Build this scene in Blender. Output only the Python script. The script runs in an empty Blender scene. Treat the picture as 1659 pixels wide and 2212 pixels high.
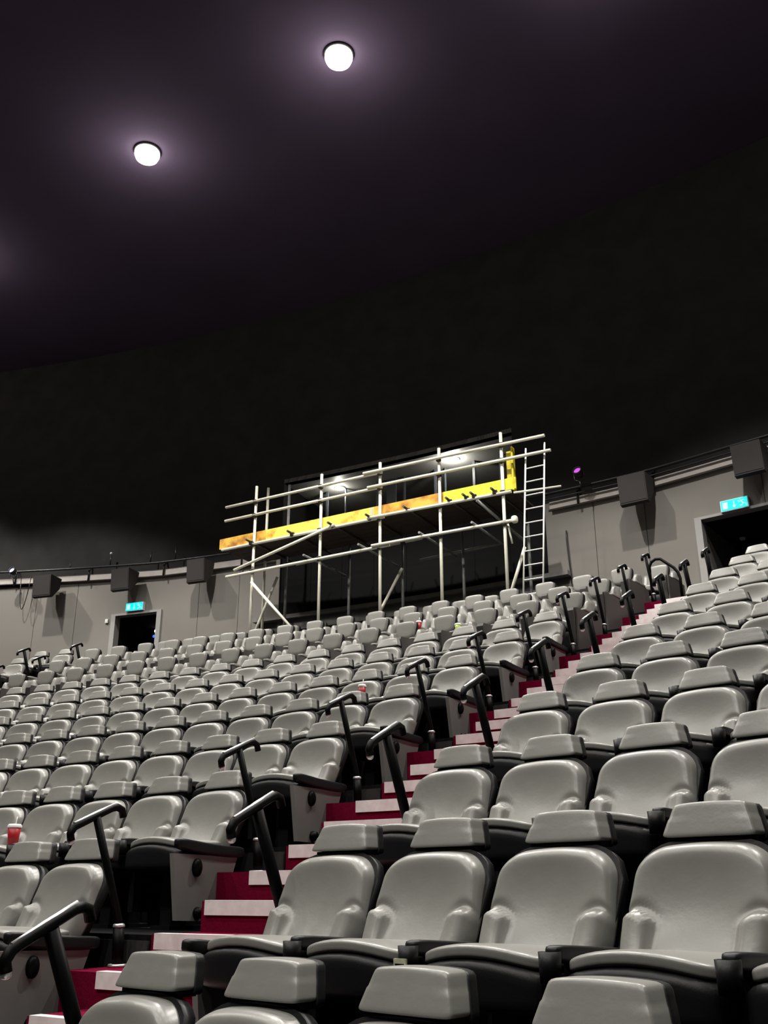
import bpy, bmesh, math, random
from math import sin, cos, pi, radians, atan2, asin, sqrt, hypot
from mathutils import Vector, Matrix
random.seed(7)
S = bpy.context.scene
COL = S.collection

# ------------------------------------------------------------------ camera
CAM = (7.6697, 30.7124, 0.0)
YAW, PITCH, FPX = -0.569484, 0.370601, 2130.2
cd = bpy.data.cameras.new('camera'); cam = bpy.data.objects.new('camera', cd); COL.objects.link(cam)
cd.sensor_fit = 'VERTICAL'; cd.sensor_height = 24.0; cd.lens = FPX / 2212 * 24.0
cd.clip_start = 0.05; cd.clip_end = 200
_f = Vector((sin(YAW)*cos(PITCH), cos(YAW)*cos(PITCH), sin(PITCH)))
_r = Vector((cos(YAW), -sin(YAW), 0)); _u = _r.cross(_f)
cam.matrix_world = Matrix(((_r.x, _u.x, -_f.x, CAM[0]), (_r.y, _u.y, -_f.y, CAM[1]), (_r.z, _u.z, -_f.z, CAM[2]), (0, 0, 0, 1)))
S.camera = cam

# ------------------------------------------------------------------ world, exposure
w = bpy.data.worlds.new('hall_dark'); S.world = w; w.use_nodes = True
w.node_tree.nodes['Background'].inputs[0].default_value = (0.5, 0.5, 0.62, 1)
w.node_tree.nodes['Background'].inputs[1].default_value = 0.0004
S.view_settings.view_transform = 'Standard'; S.view_settings.look = 'None'
S.view_settings.gamma = 1; S.view_settings.exposure = 0.85
try: S.view_settings.use_curve_mapping = False
except Exception: pass
S.cycles.max_bounces = 4; S.cycles.diffuse_bounces = 2; S.cycles.glossy_bounces = 3
S.cycles.sample_clamp_indirect = 3.0
S.cycles.use_denoising = True

# lamp tuning (the hall's own ceiling downlights)
LAMP_W = {41.6: 1400.0, 36.2: 500.0, 30.6: 450.0, 25.0: 750.0}    # watts per lamp in each row of lamps
LAMP_HALF = {41.6: 50.0, 36.2: 64.0, 30.6: 50.0, 25.0: 50.0}   # beam half angle per row
LAMP_GLOW = 30.0                                    # watts of the added point light that makes the ceiling halo
CEIL_Z = 14.0

# ------------------------------------------------------------------ hall geometry (arcs about the origin)
R0, DR, Z0, DZ = 33.8385, 1.15596, -0.18927, 0.498007
HEAD = 1.009
XA, AW, SEAT_W = 3.9186, 1.3713, 0.6
RW = 48.2
def rowR(i): return R0 + DR*i
def floorz(i): return Z0 + DZ*i - HEAD
TOP_R = 47.05; TOP_F = 5.27 - HEAD       # the last row, on the cross platform by the back wall
TOP_EDGE = 45.87

# ------------------------------------------------------------------ materials
def nt(name):
    m = bpy.data.materials.new(name); m.use_nodes = True
    return m, m.node_tree, m.node_tree.nodes['Principled BSDF']
def mat(name, col, rough=0.6, metal=0.0, spec=0.5, noise=0.0, nscale=8.0, bump=0.0, bscale=60.0, col2=None, coat=0.0, thr=None):
    m, t, b = nt(name)
    b.inputs['Roughness'].default_value = rough; b.inputs['Metallic'].default_value = metal
    b.inputs['Specular IOR Level'].default_value = spec
    b.inputs['Coat Weight'].default_value = coat
    b.inputs['Base Color'].default_value = (*col, 1)
    tc = t.nodes.new('ShaderNodeTexCoord')
    if noise or col2:
        n = t.nodes.new('ShaderNodeTexNoise'); n.inputs['Scale'].default_value = nscale; n.inputs['Detail'].default_value = 4
        t.links.new(tc.outputs['Object'], n.inputs['Vector'])
        r = t.nodes.new('ShaderNodeValToRGB')
        lo, hi = thr or (0.3, 0.7)
        r.color_ramp.elements[0].position = lo; r.color_ramp.elements[1].position = hi
        c2 = col2 or tuple(c*(1-noise) for c in col)
        r.color_ramp.elements[0].color = (*c2, 1); r.color_ramp.elements[1].color = (*col, 1)
        t.links.new(n.outputs['Fac'], r.inputs['Fac']); t.links.new(r.outputs['Color'], b.inputs['Base Color'])
    if bump:
        n2 = t.nodes.new('ShaderNodeTexNoise'); n2.inputs['Scale'].default_value = bscale; n2.inputs['Detail'].default_value = 3
        t.links.new(tc.outputs['Object'], n2.inputs['Vector'])
        bp = t.nodes.new('ShaderNodeBump'); bp.inputs['Strength'].default_value = bump; bp.inputs['Distance'].default_value = 0.01
        t.links.new(n2.outputs['Fac'], bp.inputs['Height']); t.links.new(bp.outputs['Normal'], b.inputs['Normal'])
    return m
def emit(name, col, s):
    m, t, b = nt(name)
    b.inputs['Base Color'].default_value = (*col, 1); b.inputs['Emission Color'].default_value = (*col, 1)
    b.inputs['Emission Strength'].default_value = s
    return m
M = dict(
    leather=mat('grey_leather', (0.255, 0.25, 0.232), 0.33, spec=0.65, noise=0.10, nscale=9, bump=0.06, bscale=45),
    shell=mat('black_plastic', (0.006, 0.006, 0.007), 0.45, spec=0.3, bump=0.05, bscale=150),
    panel=mat('grey_end_panel', (0.20, 0.195, 0.185), 0.6, spec=0.3, noise=0.12, nscale=5),
    console=mat('dark_console', (0.075, 0.07, 0.067), 0.55, spec=0.3, noise=0.1, nscale=5),
    chrome=mat('polished_steel', (0.85, 0.85, 0.86), 0.32, metal=0.75, noise=0.05, nscale=20),
    rail=mat('black_rail_paint', (0.002, 0.002, 0.0025), 0.45, spec=0.12, noise=0.2, nscale=20),
    grip=mat('worn_black_grip', (0.05, 0.05, 0.052), 0.28, metal=0.6, spec=0.8, noise=0.4, nscale=40, coat=0.5),
    wall=mat('grey_wall_panel', (0.245, 0.231, 0.212), 0.8, spec=0.2, noise=0.10, nscale=0.9),
    seam=mat('dark_seam', (0.05, 0.048, 0.045), 0.9, noise=0.1),
    upper=mat('dark_upper_wall', (0.036, 0.0345, 0.0345), 0.95, spec=0.1, noise=0.25, nscale=2.0),
    ceiling=mat('dark_ceiling', (0.080, 0.064, 0.104), 0.9, spec=0.1, noise=0.15, nscale=0.5),
    black=mat('matt_black', (0.008, 0.008, 0.009), 0.9, spec=0.1, noise=0.1),
    niche=mat('black_booth_lining', (0.006, 0.006, 0.0065), 0.85, spec=0.15, noise=0.2, nscale=2),
    floor=mat('charcoal_carpet', (0.011, 0.011, 0.012), 0.95, spec=0.05, noise=0.3, nscale=120, bump=0.3, bscale=300),
    riser=mat('dark_riser', (0.05, 0.05, 0.052), 0.9, spec=0.1, noise=0.2, nscale=6),
    red=mat('crimson_carpet', (0.18, 0.003, 0.028), 0.95, spec=0.05, noise=0.3, nscale=90, bump=0.4, bscale=250),
    nosing=mat('pale_nosing', (0.95, 0.93, 0.92), 0.4, spec=0.4, col2=(0.80, 0.75, 0.74), nscale=14),
    frame=mat('door_frame_grey', (0.34, 0.33, 0.32), 0.5, noise=0.05),
    trunk=mat('pale_trunking', (0.50, 0.46, 0.43), 0.55, noise=0.15, nscale=6),
    pipe=mat('black_pipe', (0.02, 0.02, 0.021), 0.35, spec=0.5, noise=0.3, nscale=15),
    speaker=mat('dark_speaker_cloth', (0.052, 0.047, 0.047), 0.85, spec=0.15, noise=0.1, nscale=60, bump=0.2, bscale=200),
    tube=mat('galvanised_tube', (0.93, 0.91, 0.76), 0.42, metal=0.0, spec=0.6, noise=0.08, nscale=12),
    tubeshade=mat('shaded_tube', (0.30, 0.30, 0.29), 0.5, metal=0.2, noise=0.3, nscale=12),  # darker copy of tube: shade behind and under the deck put into colour
    coupler=mat('rusty_coupler', (0.10, 0.09, 0.075), 0.5, metal=0.6, noise=0.4, nscale=40),
    timber=mat('orange_timber', (0.85, 0.50, 0.07), 0.6, col2=(0.36, 0.12, 0.015), nscale=3.2, thr=(0.34, 0.56), spec=0.3),
    timber2=mat('amber_timber', (0.86, 0.76, 0.12), 0.6, col2=(0.60, 0.24, 0.02), nscale=2.8, thr=(0.30, 0.46), spec=0.3),
    timber3=mat('lime_yellow_board', (0.82, 0.86, 0.05), 0.55, col2=(0.60, 0.48, 0.02), nscale=3.0, thr=(0.30, 0.45), spec=0.3),
    yellow=mat('yellow_paint', (0.75, 0.62, 0.02), 0.5, noise=0.3, nscale=6),
    plank=mat('dark_deck_plank', (0.05, 0.032, 0.022), 0.8, noise=0.4, nscale=6),
    alu=mat('ladder_aluminium', (0.90, 0.90, 0.86), 0.4, metal=0.0, noise=0.05, nscale=20),
    white=mat('white_plastic', (0.80, 0.80, 0.78), 0.4, noise=0.05),
    redcup=mat('red_paper_cup', (0.36, 0.003, 0.010), 0.45, noise=0.08, nscale=20),
    greencup=mat('lime_carton', (0.50, 0.66, 0.08), 0.5, noise=0.1, nscale=20),
    clear=mat('clear_plastic', (0.75, 0.78, 0.80), 0.12, spec=0.7, noise=0.05),
    plate=mat('pale_green_plate', (0.35, 0.62, 0.48), 0.4, noise=0.4, nscale=60),
    plate2=mat('pale_yellow_plate', (0.75, 0.74, 0.52), 0.4, noise=0.4, nscale=60),
    glassdark=mat('booth_glass_edge', (0.10, 0.11, 0.13), 0.4, spec=0.4, noise=0.1),
    greyskirt=mat('dusty_ledge', (0.27, 0.26, 0.25), 0.85, noise=0.3, nscale=5),
    lens=emit('lamp_lens', (1.0, 0.94, 0.80), 7.0),
    cyan=emit('exit_cyan', (0.0, 0.55, 0.60), 1.0),
    cyanlight=emit('exit_pale', (0.30, 0.85, 0.90), 1.0),
    purple=emit('purple_glow', (0.30, 0.03, 0.36), 1.1),
    violet=emit('violet_glow', (0.35, 0.33, 0.8), 1.3),
    ledw=emit('white_led', (1, 1, 1), 3.0), ledb=emit('blue_led', (0.02, 0.10, 0.9), 1.6),
    boothlens=emit('booth_lens', (1.0, 0.97, 0.85), 14.0),
    pa=mat('lamp_housing', (0.04, 0.04, 0.045), 0.5, noise=0.1),
)

# ------------------------------------------------------------------ object helpers
def link_mesh(name, me, parent=None):
    o = bpy.data.objects.new(name, me); COL.objects.link(o)
    if parent is not None: o.parent = parent
    return o
def tag(o, label=None, cat=None, group=None, kind=None):
    if label: o['label'] = label
    if cat: o['category'] = cat
    if group: o['group'] = group
    if kind: o['kind'] = kind
    return o
def empty(name, loc=(0, 0, 0), rz=0.0, label=None, cat=None, group=None):
    o = bpy.data.objects.new(name, None); COL.objects.link(o)
    o.empty_display_size = 0.1
    o.location = loc; o.rotation_euler = (0, 0, rz)
    return tag(o, label, cat, group)

class MB:
    """collects verts and faces for ONE mesh"""
    def __init__(self): self.v = []; self.f = []; self.mi = []; self.sm = []
    def add(self, vs, fs, mi=0, smooth=False):
        o = len(self.v); self.v += [tuple(p) for p in vs]
        for f in fs:
            self.f.append(tuple(a+o for a in f)); self.mi.append(mi); self.sm.append(smooth)
        return self
    def box(self, a, b, mi=0, mtx=None):
        (x0, y0, z0), (x1, y1, z1) = a, b
        vs = [(x0,y0,z0),(x1,y0,z0),(x1,y1,z0),(x0,y1,z0),(x0,y0,z1),(x1,y0,z1),(x1,y1,z1),(x0,y1,z1)]
        if mtx is not None: vs = [mtx @ Vector(p) for p in vs]
        return self.add(vs, [(0,3,2,1),(4,5,6,7),(0,1,5,4),(1,2,6,5),(2,3,7,6),(3,0,4,7)], mi)
    def tube(self, pts, r, n=10, mi=0, cap=True):
        pts = [Vector(p) for p in pts]; rings = []
        up = None
        for k, p in enumerate(pts):
            if k == 0: d = pts[1]-p
            elif k == len(pts)-1: d = p-pts[k-1]
            else: d = (pts[k+1]-p).normalized() + (p-pts[k-1]).normalized()
            d.normalize()
            if up is None:
                up = Vector((0, 0, 1)) if abs(d.z) < 0.9 else Vector((1, 0, 0))
            a = d.cross(up).normalized(); b = a.cross(d).normalized(); up = b
            rr = r[k] if isinstance(r, (list, tuple)) else r
            rings.append([p + a*(rr*cos(2*pi*q/n)) + b*(rr*sin(2*pi*q/n)) for q in range(n)])
        vs = [q for rg in rings for q in rg]; fs = []
        for k in range(len(rings)-1):
            for q in range(n):
                fs.append((k*n+q, k*n+(q+1) % n, (k+1)*n+(q+1) % n, (k+1)*n+q))
        self.add(vs, fs, mi, True)
        if cap:
            self.add(rings[0], [tuple(range(n))][::-1], mi); self.add(rings[-1], [tuple(range(n))], mi)
        return self
    def lathe(self, prof, c=(0, 0, 0), n=20, mi=0, mtx=None, smooth=True):
        vs = []
        for (r, z) in prof:
            for q in range(n):
                p = Vector((r*cos(2*pi*q/n), r*sin(2*pi*q/n), z))
                if mtx is not None: p = mtx @ p
                vs.append(p + Vector(c))
        fs = []
        for k in range(len(prof)-1):
            for q in range(n): fs.append((k*n+q, k*n+(q+1) % n, (k+1)*n+(q+1) % n, (k+1)*n+q))
        return self.add(vs, fs, mi, smooth)
    def mesh(self, name, mats):
        me = bpy.data.meshes.new(name); me.from_pydata(self.v, [], self.f)
        for m in (mats if isinstance(mats, (list, tuple)) else [mats]): me.materials.append(m)
        me.polygons.foreach_set('material_index', self.mi); me.polygons.foreach_set('use_smooth', self.sm)
        me.validate()
        bm = bmesh.new(); bm.from_mesh(me); bmesh.ops.remove_doubles(bm, verts=bm.verts, dist=1e-5)
        bmesh.ops.recalc_face_normals(bm, faces=bm.faces); bm.to_mesh(me); bm.free()
        me.update()
        return me
    def build(self, name, mats, parent=None): return link_mesh(name, self.mesh(name, mats), parent)

def superbox(hx, hy, hz, c=(0, 0, 0), p=7.0, n=8, shape=None, mb=None, mi=0):
    """rounded cushion block: cube grid pushed onto a superellipsoid; shape(x,y,z) in unit space edits it"""
    mb = mb or MB(); vs = []; fs = []; idx = {}
    def vid(k):
        if k not in idx:
            q = Vector([2*a/n-1 for a in k])
            q = Vector([sin(a*pi/2)*0.35 + a*0.65 for a in q])
            nn = (abs(q.x)**p + abs(q.y)**p + abs(q.z)**p)**(1/p); q = q/nn
            if shape: q = Vector(shape(q.x, q.y, q.z))
            idx[k] = len(vs); vs.append((c[0]+q.x*hx, c[1]+q.y*hy, c[2]+q.z*hz))
        return idx[k]
    for ax in range(3):
        for sd in (0, n):
            for a in range(n):
                for b in range(n):
                    def k(i, j):
                        t = [0, 0, 0]; t[ax] = sd; t[(ax+1) % 3] = i; t[(ax+2) % 3] = j; return tuple(t)
                    f = (vid(k(a, b)), vid(k(a+1, b)), vid(k(a+1, b+1)), vid(k(a, b+1)))
                    fs.append(f if sd else f[::-1])
    return mb.add(vs, fs, mi, True)

def smooth(e0, e1, x):
    t = max(0.0, min(1.0, (x-e0)/(e1-e0))); return t*t*(3-2*t)

def arc_slab(mb, Ra, Rb, z0, z1, a0, a1, step=0.02, mi=0):
    n = max(1, int(math.ceil((a1-a0)/step)))
    for k in range(n):
        t0 = a0+(a1-a0)*k/n; t1 = a0+(a1-a0)*(k+1)/n
        P = lambda R, t, z: (R*sin(t), R*cos(t), z)
        vs = [P(Ra,t0,z0),P(Ra,t1,z0),P(Rb,t1,z0),P(Rb,t0,z0),P(Ra,t0,z1),P(Ra,t1,z1),P(Rb,t1,z1),P(Rb,t0,z1)]
        fs = [(0,3,2,1),(4,5,6,7),(0,1,5,4),(2,3,7,6)]
        if k == 0: fs.append((3,0,4,7))
        if k == n-1: fs.append((1,2,6,5))
        mb.add(vs, fs, mi)
    return mb
def pol(R, t, z): return (R*sin(t), R*cos(t), z)

# ================================================================== SETTING
A_L, A_R = radians(-27), radians(24)
# tiered floor: risers (slot 1) and treads (slot 0)
mb = MB()
for i in range(-3, 11):
    Re = rowR(i)-1.03; Rn = (rowR(i+1)-1.03) if i < 10 else TOP_EDGE
    zf = floorz(i); zl = floorz(i-1)-0.4
    for t0, t1 in ((A_L, asin(3.44/Re)), (asin(4.60/Re), A_R)):
        arc_slab(mb, Re, Rn+0.02, zl, zf, t0, t1)
        arc_slab(mb, Re-0.012, Re, floorz(i-1), zf-0.03, t0, t1, mi=1)
arc_slab(mb, TOP_EDGE, 54.0, floorz(10)-0.4, TOP_F, A_L, A_R)
arc_slab(mb, TOP_EDGE-0.012, TOP_EDGE, floorz(10), TOP_F-0.03, A_L, A_R, mi=1)
floor = tag(mb.build('floor', [M['floor'], M['riser']]), 'dark carpeted curved seating tiers rising to the back wall', 'floor', kind='structure')

# back wall of grey panels with thin seams, openings for both doors and the booth
DL0, DL1 = radians(-12.72), radians(-11.27)          # left doorway
DR0, DR1 = radians(4.10), radians(6.9)               # right doorway
BZ0, BZ1 = radians(-7.30), radians(0.42)             # projection booth
BW1 = radians(-0.35)                                 # right end of the booth window
DOOR_T = 6.40; BOOTH_B, BOOTH_T = 7.62, 9.22; WALL_T = 7.42
mb = MB()
TH = 0.16
def wall_strip(a0, a1, z0, z1, gap=True):
    arc_slab(mb, RW, RW+TH, z0, z1, a0, a1)
def panels(a0, a1, z0, z1, wid=radians(1.47)):
    n = max(1, round((a1-a0)/wid)); g = 0.006/RW
    for k in range(n):
        t0 = a0+(a1-a0)*k/n; t1 = a0+(a1-a0)*(k+1)/n
        arc_slab(mb, RW, RW+0.03, z0, z1, t0+(g if k else 0), t1-(g if k < n-1 else 0))
    arc_slab(mb, RW+0.03, RW+TH, z0, z1, a0, a1, mi=1)
zb = TOP_F-0.05
panels(A_L, DL0, zb, WALL_T)
panels(DL0, DL1, DOOR_T, WALL_T)
panels(DL1, BZ0, zb, WALL_T)
panels(BZ0, BZ1, zb, 5.85)
panels(BZ1, DR0, zb, WALL_T)
panels(DR0, DR1, DOOR_T, WALL_T)
panels(DR1, A_R, zb, WALL_T)
tag(mb.build('wall_back', [M['wall'], M['seam']]), 'curved grey panelled back wall behind the seating', 'wall', kind='structure')
# dark upper wall, with the opening of the booth
mb = MB()
arc_slab(mb, RW, RW+TH, WALL_T, CEIL_Z, A_L, BZ0); arc_slab(mb, RW, RW+TH, WALL_T, CEIL_Z, BZ1, A_R)
arc_slab(mb, RW, RW+TH, BOOTH_T, CEIL_Z, BZ0, BW1); arc_slab(mb, RW, RW+TH, BOOTH_B, CEIL_Z, BW1, BZ1)
tag(mb.build('wall_back_upper', M['upper']), 'dark upper back wall above the pale trunking', 'wall', kind='structure')
# booth: black panel under the window, and the recess behind the window
mb = MB()
arc_slab(mb, RW-0.03, RW+TH, 5.85, BOOTH_B, BZ0, BZ1)
for k in range(1, 8):                                   # vertical joints of the black panel
    t = BZ0+(BZ1-BZ0)*k/8; arc_slab(mb, RW-0.042, RW-0.03, 5.88, BOOTH_B-0.03, t-0.0004, t+0.0004, mi=0)
arc_slab(mb, RW, RW+2.6, BOOTH_B-0.1, BOOTH_B, BZ0, BW1)
arc_slab(mb, RW, RW+2.6, BOOTH_T, BOOTH_T+0.1, BZ0, BW1, mi=1)
arc_slab(mb, RW+2.6, RW+2.7, BOOTH_B-0.1, BOOTH_T+0.1, BZ0, BW1)
arc_slab(mb, RW+TH, RW+2.6, BOOTH_B, BOOTH_T, BZ0-0.002, BZ0); arc_slab(mb, RW+TH, RW+2.6, BOOTH_B, BOOTH_T, BW1, BW1+0.002)
tag(mb.build('trim_1', [M['niche'], M['frame']]), 'black projection booth recess and panel behind the scaffold', 'booth', kind='structure')
# booth mullions inside the window
for k, (a, wd, z1_) in enumerate(((-6.5, .05, 8.0), (-5.9, .03, 7.9), (-4.9, .03, 8.0), (-4.45, .24, 8.1), (-4.05, .04, 8.2), (-3.1, .05, 8.5), (-2.8, .02, 8.3), (-1.95, .06, 8.7), (-1.2, .03, 8.5), (-0.7, .04, 8.5))):
    mb = MB(); t = radians(a); arc_slab(mb, RW+0.9, RW+0.95, BOOTH_B, BOOTH_T, t-wd/2/RW, t+wd/2/RW)
    tag(mb.build('trim_%d' % (20+k), M['glassdark']), 'slim upright inside the dark booth window', 'mullion', kind='structure')
# ledge at the foot of the black panel
mb = MB(); arc_slab(mb, RW-0.20, RW-0.02, 5.80, 5.89, BZ0-0.012, BZ1+0.01); arc_slab(mb, RW-0.06, RW-0.02, 5.55, 5.80, BZ0, BZ1)
tag(mb.build('trim_2', M['greyskirt']), 'low pale ledge under the black booth panel', 'ledge', kind='structure')
# upper wall / ceiling / sides
mb = MB(); mb.box((-26, 16, CEIL_Z), (24, 50.5, CEIL_Z+0.2))
tag(mb.build('ceiling', M['ceiling']), 'dark purple black ceiling of the hall', 'ceiling', kind='structure')
for nm, a in (('wall_left', A_L), ('wall_right', A_R)):
    mb = MB(); d = -1 if nm == 'wall_left' else 1
    arc_slab(mb, 28, RW+TH, -4, CEIL_Z, a-(0.004 if d < 0 else 0), a+(0.004 if d > 0 else 0))
    tag(mb.build(nm, M['upper']), 'dark side wall of the hall', 'wall', kind='structure')
# corridors behind the doorways
def corridor(idx, a0, a1, depth, label, side=0):
    mb = MB()
    arc_slab(mb, RW+TH, RW+depth, DOOR_T, DOOR_T+0.1, a0-0.004, a1+0.004, mi=1)
    arc_slab(mb, RW+depth, RW+depth+0.1, TOP_F, DOOR_T+0.1, a0-0.004, a1+0.004, mi=1)
    arc_slab(mb, RW+TH, RW+depth, TOP_F, DOOR_T, a0-0.004, a0, mi=side)
    arc_slab(mb, RW+TH, RW+depth, TOP_F, DOOR_T, a1, a1+0.004, mi=1)
    return tag(mb.build('door_%d' % idx, [M['wall'], M['black']]), label, 'doorway', kind='structure')
d1 = corridor(1, DL0, DL1, 3.2, 'dark open doorway in the left part of the back wall', 1)
d2 = corridor(2, DR0, DR1, 3.6, 'dark open doorway at the right end of the back wall')
for d, a0, a1 in ((d1, DL0, DL1), (d2, DR0, DR1)):
    g = 0.0022
    for s0, s1 in ((a0-g, a0+0.0004), (a1-0.0004, a1+g)):
        m2 = MB(); arc_slab(m2, RW-0.05, RW+TH, TOP_F, DOOR_T, s0, s1); m2.build('jamb', M['frame'], d)
    m2 = MB(); arc_slab(m2, RW-0.05, RW+TH, DOOR_T-0.001, DOOR_T+0.05, a0-g, a1+g); m2.build('lintel', M['frame'], d)

# ---- red stairs of the right aisle
def nose_y(k): return 34.944 + DR/3*k
def nose_z(k): return -0.202 + DZ/3*k + 0.004
def stairs(name, label, place, k0, k1, xl, xr, ext):
    st = empty(name, (0, 0, 0)); tag(st, label, 'stairs', kind='structure')
    for k in range(k0, k1):
        x0 = xl-(ext if k % 3 == 2 else 0)
        y, z = nose_y(k), nose_z(k)
        m = MB()
        a, b = (x0, y, z-0.60), (xr, y+DR/3+0.04, z-0.002 if False else z)
        vs = [(a[0],a[1],a[2]),(b[0],a[1],a[2]),(b[0],b[1],a[2]),(a[0],b[1],a[2]),(a[0],a[1],b[2]),(b[0],a[1],b[2]),(b[0],b[1],b[2]),(a[0],b[1],b[2])]
        vs = [place(p) for p in vs]
        m.add(vs, [(4,5,6,7),(0,1,5,4)], 0); m.add(vs, [(0,3,2,1),(1,2,6,5),(2,3,7,6),(3,0,4,7)], 1)
        so = m.build('step', [M['red'], M['shell']], st)
        m = MB()
        q = [(xl+0.03, y-0.012, z-0.075), (xr-0.02, y-0.012, z-0.075), (xr-0.02, y-0.012, z+0.006), (xl+0.03, y-0.012, z+0.006),
             (xl+0.03, y+0.055, z+0.006), (xr-0.02, y+0.055, z+0.006), (xl+0.03, y+0.055, z-0.075), (xr-0.02, y+0.055, z-0.075)]
        m.add([place(p) for p in q], [(0,1,2,3),(3,2,5,4),(0,3,4,6),(1,7,5,2),(6,4,5,7),(0,6,7,1)], 0)
        m.build('nosing', M['nosing'], so)
    return st
stairs('aisle_stairs', 'crimson carpeted aisle stairs with pale nosings right of centre', lambda p: p, -4, 27, 3.46, 4.62, 0.24)
TL = radians(-12.2)
def place_left(p):
    x, y, z = p[0]-4.02, p[1], p[2]
    return (x*cos(TL)+y*sin(TL), -x*sin(TL)+y*cos(TL), z)
stairs('aisle_stairs', 'far left crimson aisle stairs leading to the left doorway', place_left, 15, 27, 3.52, 4.5, 0.0)

# ================================================================== SEATS
TAN = math.tan(radians(24))
def yc(z):
    d = max(0.0, 0.88-z)
    return -(0.36*d + 0.085*d*d/0.48)
def back_mesh():
    mb = MB(); NU, NV = 40, 60; vs = []; fs = []
    zb_ = 0.40
    for j in range(NV+1):
        v = 0.5-0.5*cos(pi*j/NV); v = 0.6*v+0.4*j/NV
        for i in range(NU+1):
            u = -cos(pi*i/NU); u = 0.5*u+0.5*(2*i/NU-1)
            au = abs(u)
            t = max(0, (au-0.5)/0.5); c = 0.10*(1-sqrt(max(0, 1-t*t)))
            zt = 0.873-0.028*u*u-c
            z = zb_+(zt-zb_)*v
            hw = 0.258+0.014*smooth(0.0, 0.45, v)*(1-smooth(0.55, 1.0, v))
            x = u*hw
            ex = sqrt(max(0, 1-au**9)); ez = sqrt(max(0, 1-abs(2*v-1)**16))
            y = yc(z)-0.082*ex*ez
            y += 0.050*(1-u*u)**0.8*sin(pi*v**1.05)
            lim = 0.60-0.16*max(0.0, (0.92-au)/0.42)**1.6
            bol = smooth(0.52, 0.66, au)*(1-smooth(lim-0.020, lim+0.004, v))*ex
            y -= 0.050*bol*(0.5+0.5*v/0.6)
            y += 0.012*smooth(0.45, 0.75, au)*math.exp(-((v-lim-0.03)/0.035)**2)*ex
            y -= 0.016*(1-smooth(0.0, 0.3, v))*ez
            vs.append((x, y, z))
    W = NU+1
    for j in range(NV):
        for i in range(NU): fs.append((j*W+i, j*W+i+1, (j+1)*W+i+1, (j+1)*W+i))
    mb.add(vs, fs, 0, True)
    # rear face, a little behind
    back = [(x, yc(z)+0.012, z) for (x, y, z) in vs]
    border = [i for i in range(W)] + [j*W+NU for j in range(1, NV+1)] + [NV*W+i for i in range(NU-1, -1, -1)] + [j*W for j in range(NV-1, 0, -1)]
    mb.add([vs[b] for b in border]+[back[b] for b in border], [(k, (k+1) % len(border), len(border)+(k+1) % len(border), len(border)+k) for k in range(len(border))], 0, True)
    mb.add(back, [f[::-1] for f in fs], 0, True)
    return mb.mesh('backrest', M['leather'])
def shell_mesh():
    mb = MB(); N = 18; out = []
    pts = [(-0.262, 0.33)]
    for i in range(N+1):
        u = -1+2*i/N; au = abs(u); t = max(0, (au-0.5)/0.5); c = 0.10*(1-sqrt(max(0, 1-t*t)))
        pts.append((u*0.276, 0.886-0.028*u*u-c))
    pts.append((0.262, 0.33))
    n = len(pts)
    A = [(x, yc(z)+0.004, z) for x, z in pts]; B = [(x*0.97, yc(z)+0.06, z-0.012) for x, z in pts]
    mb.add(A+B, [(k, (k+1) % n, n+(k+1) % n, n+k) for k in range(n)], 0, True)
    for ring in (A, B):
        mb.add(ring, [(k, k+1, n-2-k, n-1-k) for k in range(n//2-1)], 0)
    # neck that carries the headrest
    mb.box((-0.10, 0.02, 0.80), (0.10, 0.09, 0.93))
    return mb.mesh('back_shell', M['shell'])
def head_shape(x, y, z):
    k = 1.0-0.23*(z+1)/2
    yy = y + 0.38*z
    return (x*k, yy + (0.10*x*x if y < 0 else 0), z - 0.10*x*x*(1 if z > 0 else 0))
def head_mesh():
    mb = superbox(0.176, 0.05, 0.060, (0, 0.052, 0.951), 15, 12, head_shape)
    return mb.mesh('headrest', M['leather'])
def headshell_mesh():
    mb = superbox(0.181, 0.022, 0.068, (0, 0.112, 0.942), 12, 8, lambda x, y, z: (x*(1-0.22*(z+1)/2), y+0.8*z, z-0.1*x*x*(1 if z > 0 else 0)))
    mb.box((-0.16, 0.02, 0.872), (0.16, 0.1, 0.89))
    return mb.mesh('headrest_shell', M['shell'])
def cush_shape(x, y, z):
    # front edge (y=-1) arched forward and rolled down
    fy = y
    if y < 0: fy = y*(1-0.10*x*x)
    zz = z + 1.5*(0.5-x*x)*max(0.0, 0.45-0.55*y)
    return (x, fy, zz)
def cushion_mesh():
    return superbox(0.262, 0.225, 0.027, (0, -0.375, 0.507), 5, 12, cush_shape).mesh('seat_cushion', M['leather'])
def pan_mesh():
    mb = superbox(0.272, 0.235, 0.085, (0, -0.378, 0.405), 7, 8, lambda x, y, z: (x, y*(1-0.10*x*x) if y < 0 else y, z*(1 if z > 0 else 1-0.3*max(0, -y)) + 0.5*(0.5-x*x)*max(0.0, 0.45-0.55*y)*(1 if z > 0 else 0)))
    return mb.mesh('seat_pan', M['shell'])
def ped_mesh():
    mb = MB(); mb.box((-0.05, -0.42, 0.02), (0.05, -0.16, 0.36)); mb.box((-0.09, -0.46, 0.0), (0.09, -0.12, 0.025))
    return mb.mesh('pedestal', M['shell'])
def arm_mesh():
    mb = superbox(0.032, 0.24, 0.028, (0, -0.33, 0.515), 6, 6, lambda x, y, z: (x, y, z-0.5*y))
    mb.box((-0.024, -0.46, 0.10), (0.024, -0.20, 0.50))
    return mb.mesh('armrest', M['shell'])
def cup_mesh():
    mb = MB(); mb.lathe([(0.028, 0.45), (0.032, 0.535), (0.037, 0.535), (0.034, 0.445), (0.0, 0.445)], (0, -0.575, 0), 16)
    return mb.mesh('cup_holder', M['shell'])
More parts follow.
